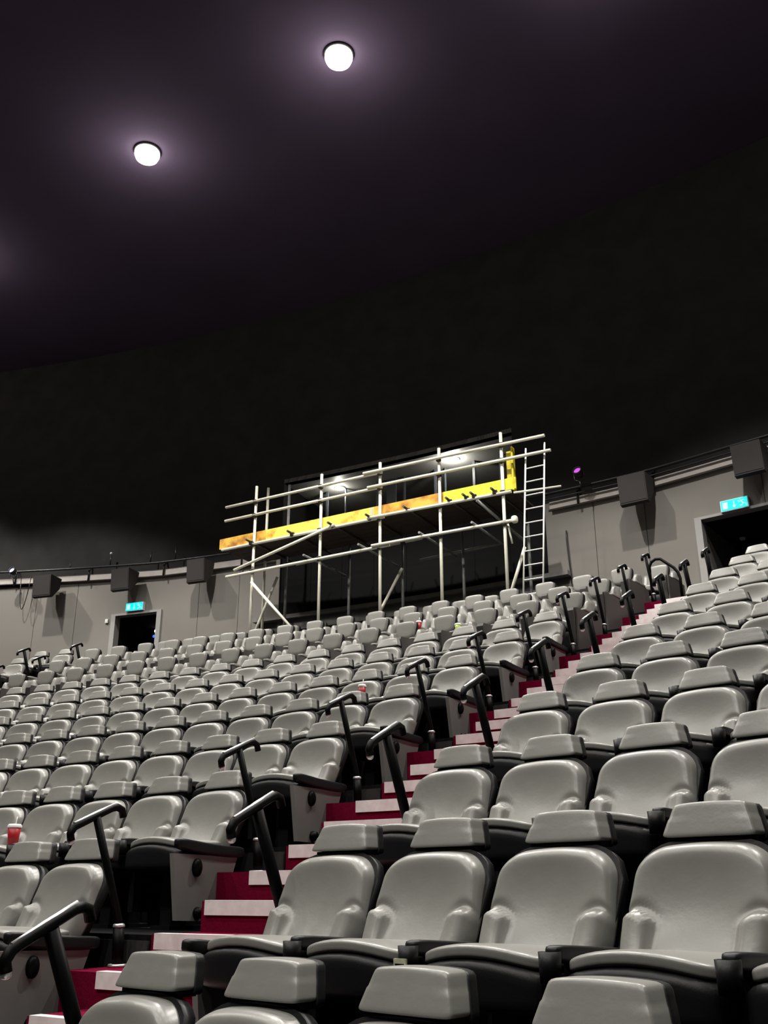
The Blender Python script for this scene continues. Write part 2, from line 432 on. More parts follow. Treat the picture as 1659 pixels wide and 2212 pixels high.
def end_mesh():
    mb = MB()
    q = [(-0.60, 0.06), (-0.25, 0.05), (-0.12, 0.43), (-0.66, 0.44)]
    vs = [(-0.018, y, z) for y, z in q]+[(0.018, y, z) for y, z in q]
    mb.add(vs, [(0,1,2,3),(4,5,6,7),(0,1,5,4),(1,2,6,5),(2,3,7,6),(3,0,4,7)])
    return mb.mesh('end_panel', M['panel'])
def endarm_mesh():
    mb = superbox(0.040, 0.285, 0.036, (0, -0.345, 0.47), 5, 8, lambda x, y, z: (x, y, z-0.55*y+0.35*y*y))
    return mb.mesh('end_armrest', M['shell'])
def knob_mesh():
    mtx = Matrix.Rotation(pi/2, 4, 'Y')
    mb = MB(); mb.lathe([(0.0, 0.032), (0.026, 0.03), (0.036, 0.018), (0.036, 0.0)], (0.018, -0.47, 0.36), 14, mtx=Matrix.Scale(1.5, 4, (0, 0, 1)) @ mtx)
    return mb.mesh('hinge_knob', M['rail'])
def foot_mesh():
    mb = MB(); mtx = Matrix.Rotation(pi/2, 4, 'Y')
    mb.lathe([(0.0, 0.04), (0.03, 0.035), (0.036, 0.0)], (0.018, -0.44, 0.10), 14, mtx=mtx)
    return mb.mesh('foot_knob', M['rail'])
SM = dict(backrest=back_mesh(), back_shell=shell_mesh(), headrest=head_mesh(), headrest_shell=headshell_mesh(), seat_cushion=cushion_mesh(),
          seat_pan=pan_mesh(), pedestal=ped_mesh(), armrest=arm_mesh(), cup_holder=cup_mesh(), end_panel=end_mesh(), end_armrest=endarm_mesh(), hinge_knob=knob_mesh(), foot_knob=foot_mesh())
def put(name, parent, x=0.0, dy=0.0):
    o = link_mesh(name, SM[name], parent); o.location = (x, dy, 0); return o
def seat(R, th, zf, label, group, arm_side, end_side=0):
    t = empty('cinema_seat', (R*sin(th), R*cos(th), zf), -th, label, 'seat', group)
    b = put('backrest', t); put('back_shell', t)
    h = put('headrest', t); put('headrest_shell', h)
    put('seat_cushion', t); put('seat_pan', t); put('pedestal', t)
    a = put('armrest', t, 0.30*arm_side); put('cup_holder', a)
    if end_side:
        e = put('end_panel', t, 0.29*end_side); k = put('hinge_knob', e)
        k2 = put('foot_knob', e)
        if end_side < 0: k.scale = k2.scale = (-1, 1, 1); e.scale = (1, 0.87, 1)
        put('end_armrest', t, 0.29*end_side)
    return t

ORD = ['first', 'second', 'third', 'fourth', 'fifth', 'sixth', 'seventh', 'eighth', 'ninth', 'tenth', 'eleventh', 'twelfth', 'thirteenth', 'fourteenth', 'fifteenth', 'sixteenth', 'seventeenth', 'eighteenth', 'nineteenth', 'twentieth']
RIGHT_N = {0: 5, 1: 5, 2: 5, 3: 5, 4: 5, 5: 5, 6: 5, 7: 4, 8: 4, 9: 4, 10: 4}
for i, n in RIGHT_N.items():
    R = rowR(i); te = asin((XA+AW/2)/R)
    for j in range(n):
        seat(R, te+SEAT_W*(j+.5)/R, floorz(i), 'grey seat right of the central stairs, %s from the stairs, %s row from the front' % (ORD[j], ORD[i]),
             'grey seats right of the stairs', 1, -1 if j == 0 else 0)
LEFT_N = {1: 5, 2: 8, 3: 10, 4: 12, 5: 14, 6: 16, 7: 18}
for i, n in LEFT_N.items():
    R = rowR(i); te = asin((XA-AW/2)/R)
    for j in range(n):
        seat(R, te-SEAT_W*(j+.5)/R, floorz(i), 'grey seat left of the central stairs, %s from the stairs, %s row from the front' % (ORD[j], ORD[i-1]),
             'grey seats left of the stairs', -1, 1 if j == 0 else 0)
# beyond the far left stairs
for (x, y, zf, lab) in ((-10.40, 44.19, floorz(10), 'frontmost of the three grey seats beyond the far left handrails'),
                        (-11.15, 45.35, TOP_F, 'rear grey seat beyond the far left handrails, the left one of two by the wall'),
                        (-10.50, 45.50, TOP_F, 'rear grey seat beyond the far left handrails, the right one of two by the wall')):
    seat(hypot(x, y), atan2(x, y), zf, lab, 'grey seats beyond the far left stairs', -1, 0)

# ---- wide seats of the four rear rows
def vback_mesh():
    mb = MB(); NU, NV = 26, 22; vs = []; fs = []
    for j in range(NV+1):
        v = j/NV
        for i in range(NU+1):
            u = -1+2*i/NU; au = abs(u)
            lobe = 0.075*smooth(0.5, 0.8, au); t = max(0, (au-0.82)/0.18); c = 0.05*(1-sqrt(max(0, 1-t*t)))
            zt = 0.83+lobe-c; z = 0.36+(zt-0.36)*v
            ex = sqrt(max(0, 1-au**10)); ez = sqrt(max(0, 1-abs(2*v-1)**14))
            y = (z-0.9)*0.32-0.09*ex*ez+0.05*(1-smooth(0.35, 0.7, au))*ez
            y -= 0.05*smooth(0.6, 0.8, au)*ez
            vs.append((u*0.29, y, z))
    W = NU+1
    for j in range(NV):
        for i in range(NU): fs.append((j*W+i, j*W+i+1, (j+1)*W+i+1, (j+1)*W+i))
    mb.add(vs, fs, 0, True)
    back = [(x, (z-0.9)*0.32+0.03, z) for x, y, z in vs]
    border = [i for i in range(W)] + [j*W+NU for j in range(1, NV+1)] + [NV*W+i for i in range(NU-1, -1, -1)] + [j*W for j in range(NV-1, 0, -1)]
    L = len(border)
    mb.add([vs[b] for b in border]+[back[b] for b in border], [(k, (k+1) % L, L+(k+1) % L, L+k) for k in range(L)], 0, True)
    return mb.mesh('backrest', M['leather'])
def vshell_mesh():
    mb = superbox(0.285, 0.035, 0.28, (0, 0.0, 0.60), 7, 6, lambda x, y, z: (x, y+2.3*(z-0.9)*0.9+0.6, z)); mb.box((-0.12, 0.0, 0.78), (0.12, 0.07, 0.99))
    return mb.mesh('back_shell', M['shell'])
def vhead_mesh():
    return superbox(0.165, 0.05, 0.132, (0, -0.095, 0.893), 7, 8, lambda x, y, z: (x*(1-0.20*((1-z)/2)**2.2), y+0.35*z*0.5, z - 0.06*x*x*(1 if z > 0 else -1.6))).mesh('headrest', M['leather'])
def vheadshell_shade_mesh():
    return superbox(0.176, 0.035, 0.146, (0, -0.045, 0.882), 7, 6, lambda x, y, z: (x*(1-0.20*((1-z)/2)**2.2), y+0.35*z*0.6, z - 0.06*x*x*(1 if z > 0 else -1.6))).mesh('headrest_shell', M['shell'])  # black shell widened so its rim draws the shadow gap under the headrest
def vcush_mesh(): return superbox(0.255, 0.27, 0.065, (0, -0.42, 0.44), 6, 8, cush_shape).mesh('seat_cushion', M['leather'])
def vpan_mesh(): return superbox(0.26, 0.25, 0.16, (0, -0.40, 0.22), 9, 6).mesh('seat_base', M['shell'])
def vcons_mesh():
    mb = MB()
    q = [(-0.80, 0.02), (-0.10, 0.02), (-0.05, 0.60), (-0.10, 0.64), (-0.84, 0.60), (-0.86, 0.56)]
    n = len(q); hw = 0.048
    vs = [(-hw, y, z) for y, z in q]+[(hw, y, z) for y, z in q]
    mb.add(vs, [tuple(range(n)), tuple(range(n, 2*n))]+[(k, (k+1) % n, n+(k+1) % n, n+k) for k in range(n)])
    return mb.mesh('arm_console', M['console'])
def vpad_mesh(): return superbox(0.06, 0.20, 0.022, (0, -0.30, 0.65), 5, 6).mesh('arm_pad', M['leather'])
SM.update(v_backrest=vback_mesh(), v_back_shell=vshell_mesh(), v_headrest=vhead_mesh(), v_headrest_shell=vheadshell_shade_mesh(), v_seat_cushion=vcush_mesh(), v_seat_base=vpan_mesh(), v_arm_console=vcons_mesh(), v_arm_pad=vpad_mesh())
def vput(name, parent, x=0.0):
    o = link_mesh(name, SM['v_'+name], parent); o.location = (x, 0, 0); return o
def vseat(R, th, zf, label, group, end=False, rot=0.0):
    t = empty('wide_cinema_seat', (R*sin(th), R*cos(th), zf), -th+rot, label, 'seat', group)
    vput('backrest', t); vput('back_shell', t); h = vput('headrest', t); vput('headrest_shell', h)
    vput('seat_cushion', t); vput('seat_base', t)
    c = vput('arm_console', t, -0.326); vput('arm_pad', c)
    if end:
        c = vput('arm_console', t, 0.33); vput('arm_pad', c)
        e = link_mesh('end_panel', MB().box((-0.012, -0.82, 0.03), (0.012, -0.08, 0.60)).mesh('end_panel', M['console']), t); e.location = (0.398, 0, 0)
    return t
VROWS = {8: (2.88, 0.670, 17, 'front'), 9: (2.86, 0.648, 18, 'second'), 10: (2.83, 0.6653, 18, 'third')}
for i, (s0, ds, n, nm) in VROWS.items():
    R = rowR(i)
    for j in range(n):
        vseat(R, (s0-ds*j)/R, floorz(i), 'wide seat with large headrest, %s left of the central stairs, %s of the wide rows' % (ORD[j], nm), 'wide grey seats in the rear rows', j == 0)
s_ = [2.94] + [-0.33-0.651*k for k in range(13)]
for j, s in enumerate(s_):
    th = s/TOP_R
    if j == 0: lab = 'lone wide grey seat on the top platform beside the curved black rail'
    else: lab = 'wide grey seat on the back platform under the scaffold, %s from its right end' % ORD[j-1]
    vseat(TOP_R, th, TOP_F, lab, 'wide seats on the back platform', j == 0)

for i in range(3, 8):
    R = rowR(i)-1.03-0.012; x = 2.38+0.06*(i-3); th = asin(x/R)
    t = empty('riser_light', (x, R*cos(th), floorz(i)-0.18), -th, 'small white dot light on the row riser left of the stairs, %s one up' % ORD[i-3], 'light', 'riser lights')
    superbox(0.010, 0.008, 0.022, (0, -0.006, 0), 3, 4).build('cover', M['white'], t)
# number plates on two seats in front
def plate(loc, rz, m, label):
    t = empty('seat_tag', loc, rz, label, 'tag', None)
    MB().box((-0.028, -0.004, -0.02), (0.028, 0.004, 0.02)).build('tag_plate', m, t)
    MB().box((-0.020, -0.006, -0.002), (0.020, -0.004, 0.004)).build('tag_stripe', M['shell'], t)
    return t

def seat_point(i, j, side, lx, ly, lz):
    R = rowR(i); th = asin((XA+side*AW/2)/R)+side*SEAT_W*(j+.5)/R
    return (R*sin(th)+lx*cos(th)+ly*sin(th), R*cos(th)-lx*sin(th)+ly*cos(th), floorz(i)+lz), -th
p, a = seat_point(1, 1, 1, 0.30, -0.618, 0.475); plate(p, a, M['plate2'], 'pale yellow tag on the front of an armrest in the second right row')
p, a = seat_point(2, 2, 1, 0.02, -0.618, 0.345); plate(p, a, M['plate'], 'pale green tag on the seat front seen between two backrests in the right block')
# ================================================================== HANDRAILS
def rail_T(base, label, group, rz=0.0):
    t = empty('handrail', base, rz, label, 'handrail', group)
    MB().tube([(0, 0, 0), (0, -0.365, 0.745)], 0.030, 12).build('post', M['rail'], t)
    MB().tube([(0, -0.54, 0.61), (0, -0.55, 0.645), (0, -0.53, 0.678), (0, -0.50, 0.697), (0, -0.365, 0.762), (0, -0.265, 0.810), (0, -0.23, 0.820), (0, -0.195, 0.812), (0, -0.178, 0.77)], 0.023, 12).build('handle', M['rail'], t)
    h = t.children[-1]
    MB().tube([(0, -0.53, 0.695), (0, -0.365, 0.778), (0, -0.25, 0.833)], 0.0125, 8).build('glint_strip', M['chrome'], h)  # added bright strip stands in for lamp glare along the handle
    superbox(0.02, 0.02, 0.02, (0, -0.54, 0.605), 2.2, 6).build('end_cap', M['chrome'], h)
    MB().lathe([(0, 0.012), (0.06, 0.012), (0.065, 0.0), (0, 0)], (0, 0, 0.002), 16).build('base_flange', M['rail'], t)
    return t
def rail_S(base, label, group, rz=0.0):
    t = empty('handrail', base, rz, label, 'handrail', group)
    MB().tube([(0, 0, 0), (0, -0.015, 0.22), (0, -0.075, 0.36), (0, -0.25, 0.765)], 0.022, 12).build('post', M['rail'], t)
    MB().tube([(0, -0.41, 0.635), (0, -0.42, 0.67), (0, -0.40, 0.703), (0, -0.25, 0.772), (0, -0.14, 0.820), (0, -0.105, 0.826), (0, -0.07, 0.814), (0, -0.055, 0.775)], 0.021, 12).build('handle', M['rail'], t)
    h = t.children[-1]
    MB().tube([(0, -0.40, 0.720), (0, -0.25, 0.787), (0, -0.12, 0.840)], 0.0115, 8).build('glint_strip', M['chrome'], h)  # same glare strip, the highlight put in as a pale part
    superbox(0.018, 0.018, 0.018, (0, -0.41, 0.63), 2.2, 6).build('end_cap', M['chrome'], h)
    c = MB().tube([(0, 0, 0), (0, -0.015, 0.20)], 0.031, 14).build('sleeve', M['rail'], t)
    MB().lathe([(0.031, 0.0), (0.034, 0.004), (0.03, 0.016), (0.022, 0.02)], (0, -0.015, 0.20), 14).build('sleeve_ring', M['chrome'], c)
    MB().lathe([(0, 0.014), (0.05, 0.014), (0.055, 0.0), (0, 0)], (0, 0, 0.002), 16).build('base_flange', M['chrome'], t)
    return t
for i in range(1, 11):
    rail_T((4.50, 34.90+1.156*(i-2), -0.364+0.498*(i-2)), 'black T handrail on the right edge of the stairs, %s up from the front' % ORD[i-1], 'handrails right of the stairs')
for i in range(2, 12):
    rail_S((3.285, 34.88+1.156*(i-2), -0.364+0.498*(i-2)), 'slim black handrail on the left edge of the stairs, %s up from the front' % ORD[i-2], 'handrails left of the stairs')
for (x, y, z, lab) in ((-9.60, 43.73, 4.82, 'black handrail before the leftmost grey seats, second from the left'),
                       (-9.20, 43.82, 4.62, 'black handrail before the left back wall, third from the left'),
                       (-9.20, 44.75, 5.08, 'tall black handrail left of the left doorway, alone against the wall'),
                       (-9.66, 43.20, 4.36, 'black handrail cut by the left photo edge')):
    rail_T((x-0.08, y+0.36, z-0.80), lab, 'handrails on the far left stairs', 0.2)
g = empty('guard_rail', (3.54, 45.9, TOP_F), 0, 'curved black guard rail at the top of the central stairs by the wall', 'railing')
MB().tube([(-0.47, 0, 0.62), (-0.47, 0, 0.72), (-0.43, 0, 0.79), (-0.36, 0, 0.825), (-0.28, 0, 0.815), (-0.08, 0, 0.635), (-0.02, 0, 0.545), (0.005, 0, 0.44), (0.005, 0, 0.0)], 0.024, 12).build('rail_tube', M['rail'], g)
MB().tube([(-0.47, 0, 0.0), (-0.47, 0, 0.62)], 0.022, 12).build('rail_post', M['rail'], g)

# ================================================================== WALL FITTINGS
ZT = [(-16, 7.68), (-14, 7.60), (-12, 7.50), (-9.4, 7.37), (-6, 7.33), (2.6, 7.32), (4, 7.38), (8, 7.48)]
def zt(x):
    for (a, za), (b, zb2) in zip(ZT, ZT[1:]):
        if a <= x <= b: return za+(zb2-za)*(x-a)/(b-a)
    return ZT[0][1] if x < ZT[0][0] else ZT[-1][1]
def run(R, a0, a1, dz, n=24):
    out = []
    for k in range(n+1):
        t = a0+(a1-a0)*k/n; out.append((R*sin(t), R*cos(t), zt(R*sin(t))+dz))
    return out
def trunk(a0, a1, label):
    mb = MB(); P = run(RW-0.10, radians(a0), radians(a1), 0.0); n = len(P)
    vs = []
    for (x, y, z) in P:
        d = Vector((x, y, 0)).normalized()
        for (o, h) in ((0.0, -0.075), (0.0, 0.075), (0.09, 0.075), (0.09, -0.075)): vs.append((x+d.x*o, y+d.y*o, z+h))
    fs = [(0, 1, 2, 3), tuple(4*(n-1)+k for k in (0, 1, 2, 3))]
    for k in range(n-1):
        for q in range(4): fs.append((4*k+q, 4*k+(q+1) % 4, 4*k+4+(q+1) % 4, 4*k+4+q))
    mb.add(vs, fs)
    t = mb.build('cable_trunking', M['trunk']); tag(t, label, 'trunking', 'trunking along the back wall')
    for k in range(2, n-1, 5):
        p = Vector(P[k]); d = Vector((p.x, p.y, 0)).normalized()
        m2 = MB(); s = Vector((d.y, -d.x, 0))
        m2.tube([p+d*0.09-s*0.0+Vector((0, 0, 0.30)), p-d*0.03+Vector((0, 0, 0.16)), p-d*0.03-Vector((0, 0, 0.10))], 0.022, 8)
        m2.build('bracket', M['pipe'], t)
trunk(-20, -7.45, 'pale cable trunking along the wall left of the scaffold')
trunk(0.6, 9.5, 'pale cable trunking along the wall right of the scaffold')
for a0, a1, lab in ((-20, -7.6, 'black pipe above the trunking left of the scaffold'), (0.55, 9.5, 'black pipe above the trunking right of the scaffold')):
    t = MB().tube(run(RW-0.20, radians(a0), radians(a1), 0.22, 40), 0.03, 10).build('wall_pipe', M['pipe']); tag(t, lab, 'pipe', 'black pipes above the trunking')
t = MB().tube(run(RW-0.18, radians(0.5), radians(9.5), 0.105, 40), 0.018, 8).build('wall_pipe', M['pipe']); tag(t, 'thin black conduit touching the trunking right of the scaffold', 'pipe', 'black pipes above the trunking')
# hooks standing on the pipe
def speaker(x, y, z0, z1, wid, label):
    # front face foot at (x,y); box leans forward
    th = atan2(x, y)
    t = empty('wall_speaker', (x, y, z0), -th, label, 'speaker', 'loudspeakers along the back wall')
    h = z1-z0; d = 0.42; w2 = wid/2
    mb = MB()
    q = [(0.0, 0.0), (-0.05, h), (d-0.02, h), (d-0.06, 0.26), (0.10, -0.02)]
    n = len(q); vs = []
    for sx in (-w2, w2):
        vs += [(sx, a, b) for a, b in q]
    mb.add(vs, [tuple(range(n)), tuple(range(n, 2*n))]+[(k, (k+1) % n, n+(k+1) % n, n+k) for k in range(n)])
    b = mb.build('cabinet', M['speaker'], t)
    mb = MB(); vs = [(-w2+.02, -0.003, 0.03), (w2-.02, -0.003, 0.03), (w2-.02, -0.003-0.05*(h-.06)/h, h-0.03), (-w2+.02, -0.003-0.05*(h-.06)/h, h-0.03)]
    vs = vs+[(a, bb-0.006, c) for a, bb, c in vs]
    mb.add(vs, [(0,1,2,3),(4,5,6,7),(0,1,5,4),(1,2,6,5),(2,3,7,6),(3,0,4,7)]); mb.build('grille', M['speaker'], t)
    MB().box((-0.05, d-0.1, h*0.5), (0.05, RW-hypot(x, y)-0.115, h*0.8)).build('bracket', M['pipe'], t)
    return t
speaker(-12.24, 45.99, 6.93, 7.46, 0.52, 'dark box loudspeaker on the back wall, leftmost of five')
speaker(-10.05, 46.53, 6.88, 7.40, 0.50, 'dark box loudspeaker above the left exit sign')
speaker(-7.96, 46.93, 6.84, 7.38, 0.48, 'dark box loudspeaker nearest the left end of the scaffold')
speaker(2.41, 47.54, 6.80, 7.36, 0.54, 'dark box loudspeaker between the ladder and the right doorway')
speaker(4.54, 47.38, 6.84, 7.40, 0.52, 'dark box loudspeaker above the right exit sign')

def spot(x, y, z, label, glow, tilt):
    th = atan2(x, y)
    t = empty('stage_light', (x, y, z), -th, label, 'light')
    mb = MB(); mtx = Matrix.Rotation(tilt, 4, 'X')
    mb.lathe([(0.0, -0.10), (0.06, -0.10), (0.085, -0.03), (0.09, 0.09), (0.075, 0.09), (0.07, 0.06)], (0, 0, 0), 16, mtx=mtx); mb.build('housing', M['pipe'], t)
    mb = MB(); mb.lathe([(0.0, 0.06), (0.07, 0.06)], (0, 0, 0), 16, mtx=mtx); mb.build('lens', glow, t)
    MB().tube([(0.10, 0.0, 0.0), (0.10, 0.02, -0.13), (0, 0.03, -0.18), (-0.10, 0.02, -0.13), (-0.10, 0, 0)], 0.012, 8).build('yoke', M['pipe'], t)
    MB().tube([(0, 0.03, -0.18), (0, 0.10, -0.34)], 0.015, 8).build('clamp', M['pipe'], t)
    return t
spot(1.30, 47.75, 7.74, 'purple glowing stage light on the pipe right of the ladder', M['purple'], radians(70))
spot(-13.27, 45.85, 7.70, 'violet white stage light on the pipe at far left', M['violet'], radians(70))
for k, (a, s, lab) in enumerate(((-15.0, 0.20, 'thin black cable loop hanging from the leftmost stage light'), )):
    pts = []
    for q in range(14):
        f = q/13; t = radians(-16.05+0.35*f); R = RW-0.22
        pts.append((R*sin(t), R*cos(t), 7.60-0.95*sin(pi*f)**0.7*(1-0.25*f)))
    tag(MB().tube(pts, 0.012, 6).build('hanging_cable', M['pipe']), lab, 'cable')
# pegs above the pipe
for x, top, lab in ((-8.9, 7.95, 'short black peg above the trunking near the left end of the scaffold'), (-10.75, 7.98, 'black peg with a pale tip above the second left trunking length'),
                    (-11.9, 7.86, 'short black peg above the leftmost loudspeaker'), (-9.6, 7.9, 'short black peg above the left doorway')):
    R = RW-0.2; y = sqrt(R*R-x*x)
    p = MB().tube([(x, y, zt(x)+0.22), (x, y, top)], 0.016, 8).build('pipe_peg', M['pipe']); tag(p, lab, 'peg', 'pegs on the pipe')
    if 'pale' in lab: superbox(0.03, 0.03, 0.03, (x, y, top+0.02), 2.5, 4).build('peg_tip', M['white'], p)
# switch box
t = empty('switch_box', (-10.845, 46.955, 6.30), -atan2(-10.845, 46.955), 'small white box on the wall left of the left doorway', 'switch')
MB().box((-0.04, -0.03, -0.05), (0.04, 0.06, 0.05)).build('box', M['white'], t); MB().box((-0.025, -0.036, -0.03), (0.025, -0.03, 0.03)).build('rocker', M['white'], t)
t = MB().tube([(0.80, 48.16, 6.75), (0.80, 48.14, 6.60), (0.83, 48.15, 6.0), (0.90, 48.15, 5.1), (0.92, 48.14, 4.3)], 0.014, 8).build('wall_cable', M['pipe']); tag(t, 'thin black cable hanging down the grey wall just right of the ladder', 'cable')
# patches
def on_wall(x, R=RW): return (x, sqrt(R*R-x*x))

def exit_sign(x, z, label):
    y = sqrt((RW-0.10)**2-x*x); th = atan2(x, y)
    t = empty('exit_sign', (x, y, z), -th, label, 'sign', 'exit signs over the doorways')
    MB().box((-0.25, 0.0, -0.105), (0.25, 0.09, 0.105)).build('sign_body', M['white'], t)
    MB().box((-0.235, -0.008, -0.09), (0.235, 0.0, 0.09)).build('sign_face', M['cyan'], t)
    m = MB(); m.box((-0.205, -0.013, -0.065), (-0.115, -0.008, 0.06)); m.build('door_symbol', M['cyanlight'], t)
    m = MB(); m.box((-0.008, -0.013, -0.03), (0.008, -0.008, 0.06))
    m.add([(-0.035, -0.013, -0.025), (0.035, -0.013, -0.025), (0.0, -0.013, -0.07), (-0.035, -0.008, -0.025), (0.035, -0.008, -0.025), (0.0, -0.008, -0.07)], [(0,1,2),(3,4,5),(0,1,4,3),(1,2,5,4),(2,0,3,5)])
    m.build('arrow_symbol', M['cyanlight'], t)
    m = MB(); yy = -0.011
    m.tube([(0.125, yy, 0.03), (0.165, yy, -0.015)], 0.011, 6); m.tube([(0.165, yy, -0.015), (0.205, yy, -0.03), (0.215, yy, -0.07)], 0.008, 6)
    m.tube([(0.165, yy, -0.015), (0.14, yy, -0.05), (0.10, yy, -0.055)], 0.008, 6)
    m.tube([(0.13, yy, 0.03), (0.17, yy, 0.045), (0.20, yy, 0.02)], 0.007, 6); m.tube([(0.13, yy, 0.03), (0.09, yy, 0.02), (0.075, yy, 0.05)], 0.007, 6)
    m.tube([(0.112, yy, 0.055), (0.118, yy, 0.068)], 0.014, 8); m.build('running_figure', M['cyanlight'], t)
    return t
exit_sign(-10.03, 6.575, 'lit cyan exit sign over the left doorway')
exit_sign(4.10, 6.535, 'lit cyan exit sign over the right doorway')
# things inside the corridors
t = empty('indicator_panel', (-10.62, 48.37, 6.25), -atan2(-10.62, 48.37), 'tiny panel with white and blue indicator lights inside left doorway', 'panel')
MB().box((-0.09, 0.0, -0.14), (0.07, 0.05, 0.13)).build('panel_body', M['black'], t)
superbox(0.032, 0.015, 0.035, (0.02, -0.01, 0.075), 3, 4).build('white_indicator', M['ledw'], t)
superbox(0.03, 0.015, 0.035, (-0.02, -0.01, -0.06), 3, 4).build('blue_indicator', M['ledb'], t)
MB().tube([(-0.01, 0.05, 0.0), (-0.01, 2.93, 0.0)], 0.012, 6).build('panel_stem', M['black'], t)
t = empty('ceiling_fitting', (3.85, 49.45, DOOR_T), 0, 'small pale fitting on the dark corridor ceiling inside the right doorway', 'fitting')
MB().lathe([(0.0, -0.05), (0.05, -0.045), (0.06, 0.0)], (0, 0, 0), 14).build('fitting_body', M['white'], t)

# ================================================================== SCAFFOLD
SA = radians(2.6)
sc = empty('scaffold', (-2.6, 46.0, 0), SA, 'tube scaffold with yellow toe boards in front of the projection booth', 'scaffold')
rT = 0.031
def stube(name, pts, m='tube', r=rT): return MB().tube(pts, r, 10).build(name, M[m], sc)
PX = [(-2.72, 8.28), (-1.03, 8.20), (0.38, 8.15), (1.71, 8.16), (3.02, 8.18)]
for x, zt_ in PX: stube('standard', [(x, 0, TOP_F-0.0 if False else floorz(10)+0.02 if False else TOP_F-0.0), (x, 0, zt_)])
for x, zt_ in ((-3.32, 8.80), (-2.72, 8.75), (-1.08, 7.05), (0.22, 7.05), (1.6, 7.05), (3.0, 7.05)): stube('standard', [(x, 1.2, TOP_F), (x, 1.2, zt_)], 'tube' if x < -3 else 'tubeshade')
stube('guard_rail', [(-3.5, -0.055, 7.92), (0.45, -0.055, 7.905)]); stube('guard_rail', [(0.05, -0.11, 7.94), (3.91, -0.055, 7.89)])
stube('guard_rail', [(-3.5, -0.055, 7.60), (0.45, -0.055, 7.585)]); stube('guard_rail', [(0.15, -0.11, 7.61), (4.01, -0.055, 7.57)])
stube('ledger', [(-3.54, -0.055, 6.94), (0.5, -0.055, 6.935)]); stube('ledger', [(0.15, -0.11, 6.955), (3.2, -0.055, 6.92)])
stube('ledger', [(-3.38, -0.055, 6.31), (0.62, -0.055, 6.33)]); stube('ledger', [(0.25, -0.11, 6.36), (3.2, -0.055, 6.35)])
stube('ledger', [(-2.5, 1.255, 6.82), (0.65, 1.255, 6.87)], 'tube'); stube('ledger', [(0.6, 1.255, 6.40), (2.4, 1.255, 6.45)], 'tubeshade')
stube('brace', [(-3.14, -0.10, 6.41), (-0.62, -0.10, 6.97)]); stube('brace', [(-2.66, -0.10, 6.07), (-1.42, -0.30, 4.85)])
stube('brace', [(-2.9, 1.12, 6.55), (-3.40, 0.9, 5.05)]); stube('brace', [(0.24, 1.14, 6.25), (-0.35, 0.9, 5.0)]); stube('brace', [(3.25, 0.35, 5.95), (2.90, 0.25, 4.9)])
stube('brace', [(2.46, 0.05, 6.93), (2.95, 1.15, 6.35)], 'tubeshade')
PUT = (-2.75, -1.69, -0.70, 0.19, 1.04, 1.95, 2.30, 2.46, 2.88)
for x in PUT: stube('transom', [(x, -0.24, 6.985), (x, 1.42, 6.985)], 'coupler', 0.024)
for x in (-1.3, 0.0, 1.35, 2.45): stube('transom', [(x, -0.20, 6.41), (x, 1.40, 6.41)], 'tubeshade', 0.024)
stube('tie_tube', [(3.25, -0.06, 6.88), (4.08, 0.19, 6.93)], 'tube', 0.02)
# toe boards and deck
for x0, x1, m in ((-3.69, -2.45, 'timber'), (-2.447, 0.22, 'timber2'), (0.223, 1.76, 'timber'), (1.763, 3.26, 'timber3')):
    MB().box((x0, 0.035, 7.005), (x1, 0.075, 7.235)).build('toe_board', M[m], sc)
MB().box((0.13, 0.028, 7.01), (0.20, 0.0345, 7.23)).build('toe_board_cleat', M['plate2'], sc)
MB().box((3.20, 0.02, 6.98), (3.235, 0.12, 7.85)).build('upright_board', M['yellow'], sc)
MB().box((3.08, 0.08, 7.24), (3.19, 0.11, 7.80)).build('upright_board', M['yellow'], sc)
for k in range(5): MB().box((-3.66, 0.08+k*0.235, 7.012), (3.18, 0.08+k*0.235+0.225, 7.05)).build('deck_plank', M['plank'], sc)
def coup(x, y, z):
    m = superbox(0.045, 0.05, 0.05, (x, y, z), 4, 4); m.tube([(x-0.03, y-0.05, z+0.02), (x+0.06, y-0.05, z+0.02)], 0.012, 6)
    m.build('coupler', M['coupler'], sc)
for x, _ in PX:
    for z in (7.91, 7.59, 6.94, 6.335): coup(x, -0.028, z)
for x in PUT: coup(x, -0.055, 6.96)
for x in (-2.7, 0.22): coup(x, 1.22, 6.84)
superbox(0.06, 0.06, 0.07, (3.24, -0.055, 6.36), 3, 4).build('coupler', M['tube'], sc)
stube('stub_tube', [(3.07, 0.03, 6.33), (3.13, 0.05, 5.95)], 'tube', 0.018)
# ladder
lad = empty('ladder', (-2.6+3.5*cos(SA), 46.0+3.5*sin(SA)-0.05, TOP_F), SA, 'tall aluminium ladder leaning at the right end of the scaffold', 'ladder')
LB, LT = (-0.20, -0.02, 0.0), (0.0, 0.25, 3.62)
def lp(s, f): return ((-0.205+0.215*f) + s*0.37, -0.02+0.10*f, 3.60*f)
for s in (0, 1): MB().tube([lp(s, 0), lp(s, 0.97 if s == 0 else 0.98)], 0.017, 8).build('stile', M['alu'], lad)
for k in range(13):
    f = 0.035+k*0.0745
    MB().tube([lp(0, f), lp(1, f)], 0.013, 8).build('rung', M['alu'], lad)

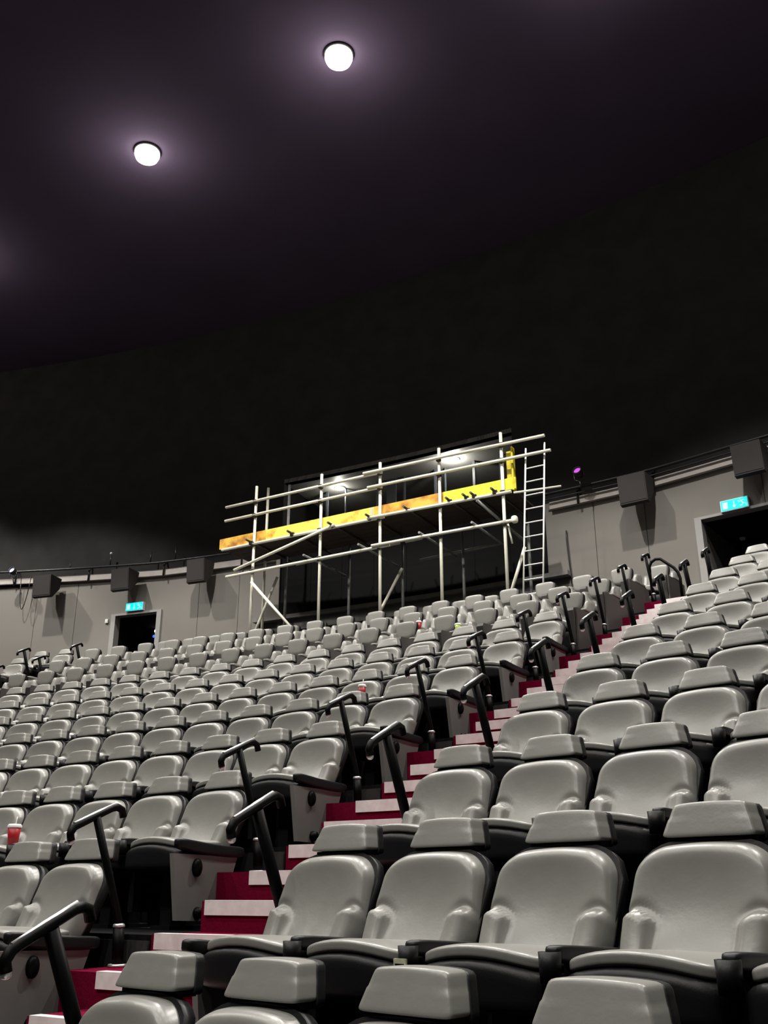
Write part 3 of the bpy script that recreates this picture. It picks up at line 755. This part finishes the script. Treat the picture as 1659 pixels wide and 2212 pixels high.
# booth downlights, on the soffit of the booth
for (x, y, lab, e) in ((-5.15, 48.75, 'small recessed downlight glowing in the booth ceiling, left one', 9), (-2.0, 48.75, 'small recessed downlight glowing in the booth ceiling, right one', 22)):
    t = empty('booth_downlight', (x, y, BOOTH_T), 0, lab, 'light', None)
    MB().lathe([(0.10, -0.02), (0.13, -0.025), (0.14, 0.0)], (0, 0, 0), 20).build('bezel', M['white'], t)
    MB().lathe([(0.0, -0.015), (0.10, -0.018)], (0, 0, 0), 20).build('lens', M['boothlens'], t)
    l = bpy.data.lights.new('booth_glow', 'POINT'); l.energy = e; l.color = (1, 0.97, 0.85); l.shadow_soft_size = 0.08
    lo = bpy.data.objects.new('booth_glow', l); COL.objects.link(lo); lo.parent = t; lo.location = (0, -0.05, -0.14)

# ================================================================== CUPS AND LITTER
def cup(x, y, z, m, label, r=0.043, h=0.15, lid=True, straw=True):
    t = empty('drink_cup', (x, y, z), 0, label, 'cup', None)
    MB().lathe([(0.0, 0.0), (r*0.72, 0.0), (r, h), (r*0.9, h), (0, h)], (0, 0, 0), 18).build('cup_body', M[m], t)
    if lid: MB().lathe([(r*1.06, h-0.006), (r*1.08, h+0.008), (r*0.9, h+0.02), (0.0, h+0.02)], (0, 0, 0), 18).build('lid', M['white'], t)
    if straw: MB().tube([(0.005, 0, h), (0.012, 0.004, h+0.075)], 0.004, 6).build('straw', M['white'], t)
    return t
cup(1.05, 35.83, 0.345, 'redcup', 'large red paper cup with white lid and straw at the left photo edge', 0.05, 0.14)
cup(-0.02, 43.74, 3.86, 'redcup', 'red cup with white lid high among the wide seats below scaffold middle')
cup(2.06, 39.06, 1.86, 'redcup', 'red and white cup beside a seat near the fifth left handrail', 0.04, 0.13)
cup(-3.80, 43.58, 3.86, 'redcup', 'small red cup among the wide seats right of the left doorway', 0.04, 0.11)
cup(1.33, 42.52, 3.405, 'greencup', 'lime green carton on the arm of a front row wide seat', 0.045, 0.10, True, False)
t = empty('water_bottle', (-3.2, 43.62, 3.84), 0, 'clear water bottle standing among the wide seats below the left scaffold leg', 'bottle')
MB().lathe([(0.0, 0.0), (0.03, 0.0), (0.032, 0.02), (0.032, 0.13), (0.013, 0.17), (0.013, 0.19)], (0, 0, 0), 14).build('bottle_body', M['clear'], t)
MB().lathe([(0.015, 0.185), (0.015, 0.21), (0.0, 0.21)], (0, 0, 0), 12).build('bottle_cap', M['white'], t)

# ================================================================== CEILING LAMPS
def lamp(x, y, power, label, visible, half):
    t = empty('ceiling_lamp', (x, y, CEIL_Z), 0, label, 'lamp', 'hall ceiling lamps')
    MB().lathe([(0.0, 0.0), (0.27, 0.0), (0.275, -0.03), (0.25, -0.04), (0.0, -0.04)], (0, 0, 0), 24).build('housing', M['pa'], t)
    MB().lathe([(0.245, -0.04), (0.25, -0.10), (0.22, -0.18), (0.13, -0.23), (0.0, -0.25)], (0, 0, 0), 24).build('lens', M['lens'], t)
    l = bpy.data.lights.new('beam', 'SPOT'); l.energy = power; l.spot_size = radians(2*half); l.spot_blend = 0.22; l.shadow_soft_size = 0.13
    l.color = (1.0, 0.965, 0.90)
    lo = bpy.data.objects.new('beam', l); COL.objects.link(lo); lo.parent = t; lo.location = (0, 0, -0.40)
    if visible:
        l = bpy.data.lights.new('added_halo', 'POINT'); l.energy = LAMP_GLOW; l.shadow_soft_size = 0.15; l.color = (1.0, 0.84, 0.80)
        lo = bpy.data.objects.new('added_halo', l); COL.objects.link(lo); lo.parent = t; lo.location = (0, 0, -0.85)  # added point light below the lens, only to brighten the ceiling round it
for y, pw in LAMP_W.items():
    for m in range(-3, 3):
        x = -0.26+4.67*m
        if abs(y-41.6) < 0.1 and m < -1: x -= 1.6
        vis = abs(y-41.6) < 0.1
        if vis and m == 0: lab = 'glaring white ceiling lamp, the higher and right one of two'
        elif vis and m == -1: lab = 'glaring warm ceiling lamp, the lower and left one of two'
        else: lab = 'ceiling lamp of the hall outside the frame, %s row, %s from the left' % ({41.6: 'rear', 36.2: 'second', 30.6: 'third', 25.0: 'front'}[y], ORD[m+3])
        lamp(x, y-0.06*(m if m < 0 else 0)*-1 if vis else y, pw, lab, vis, LAMP_HALF[y])
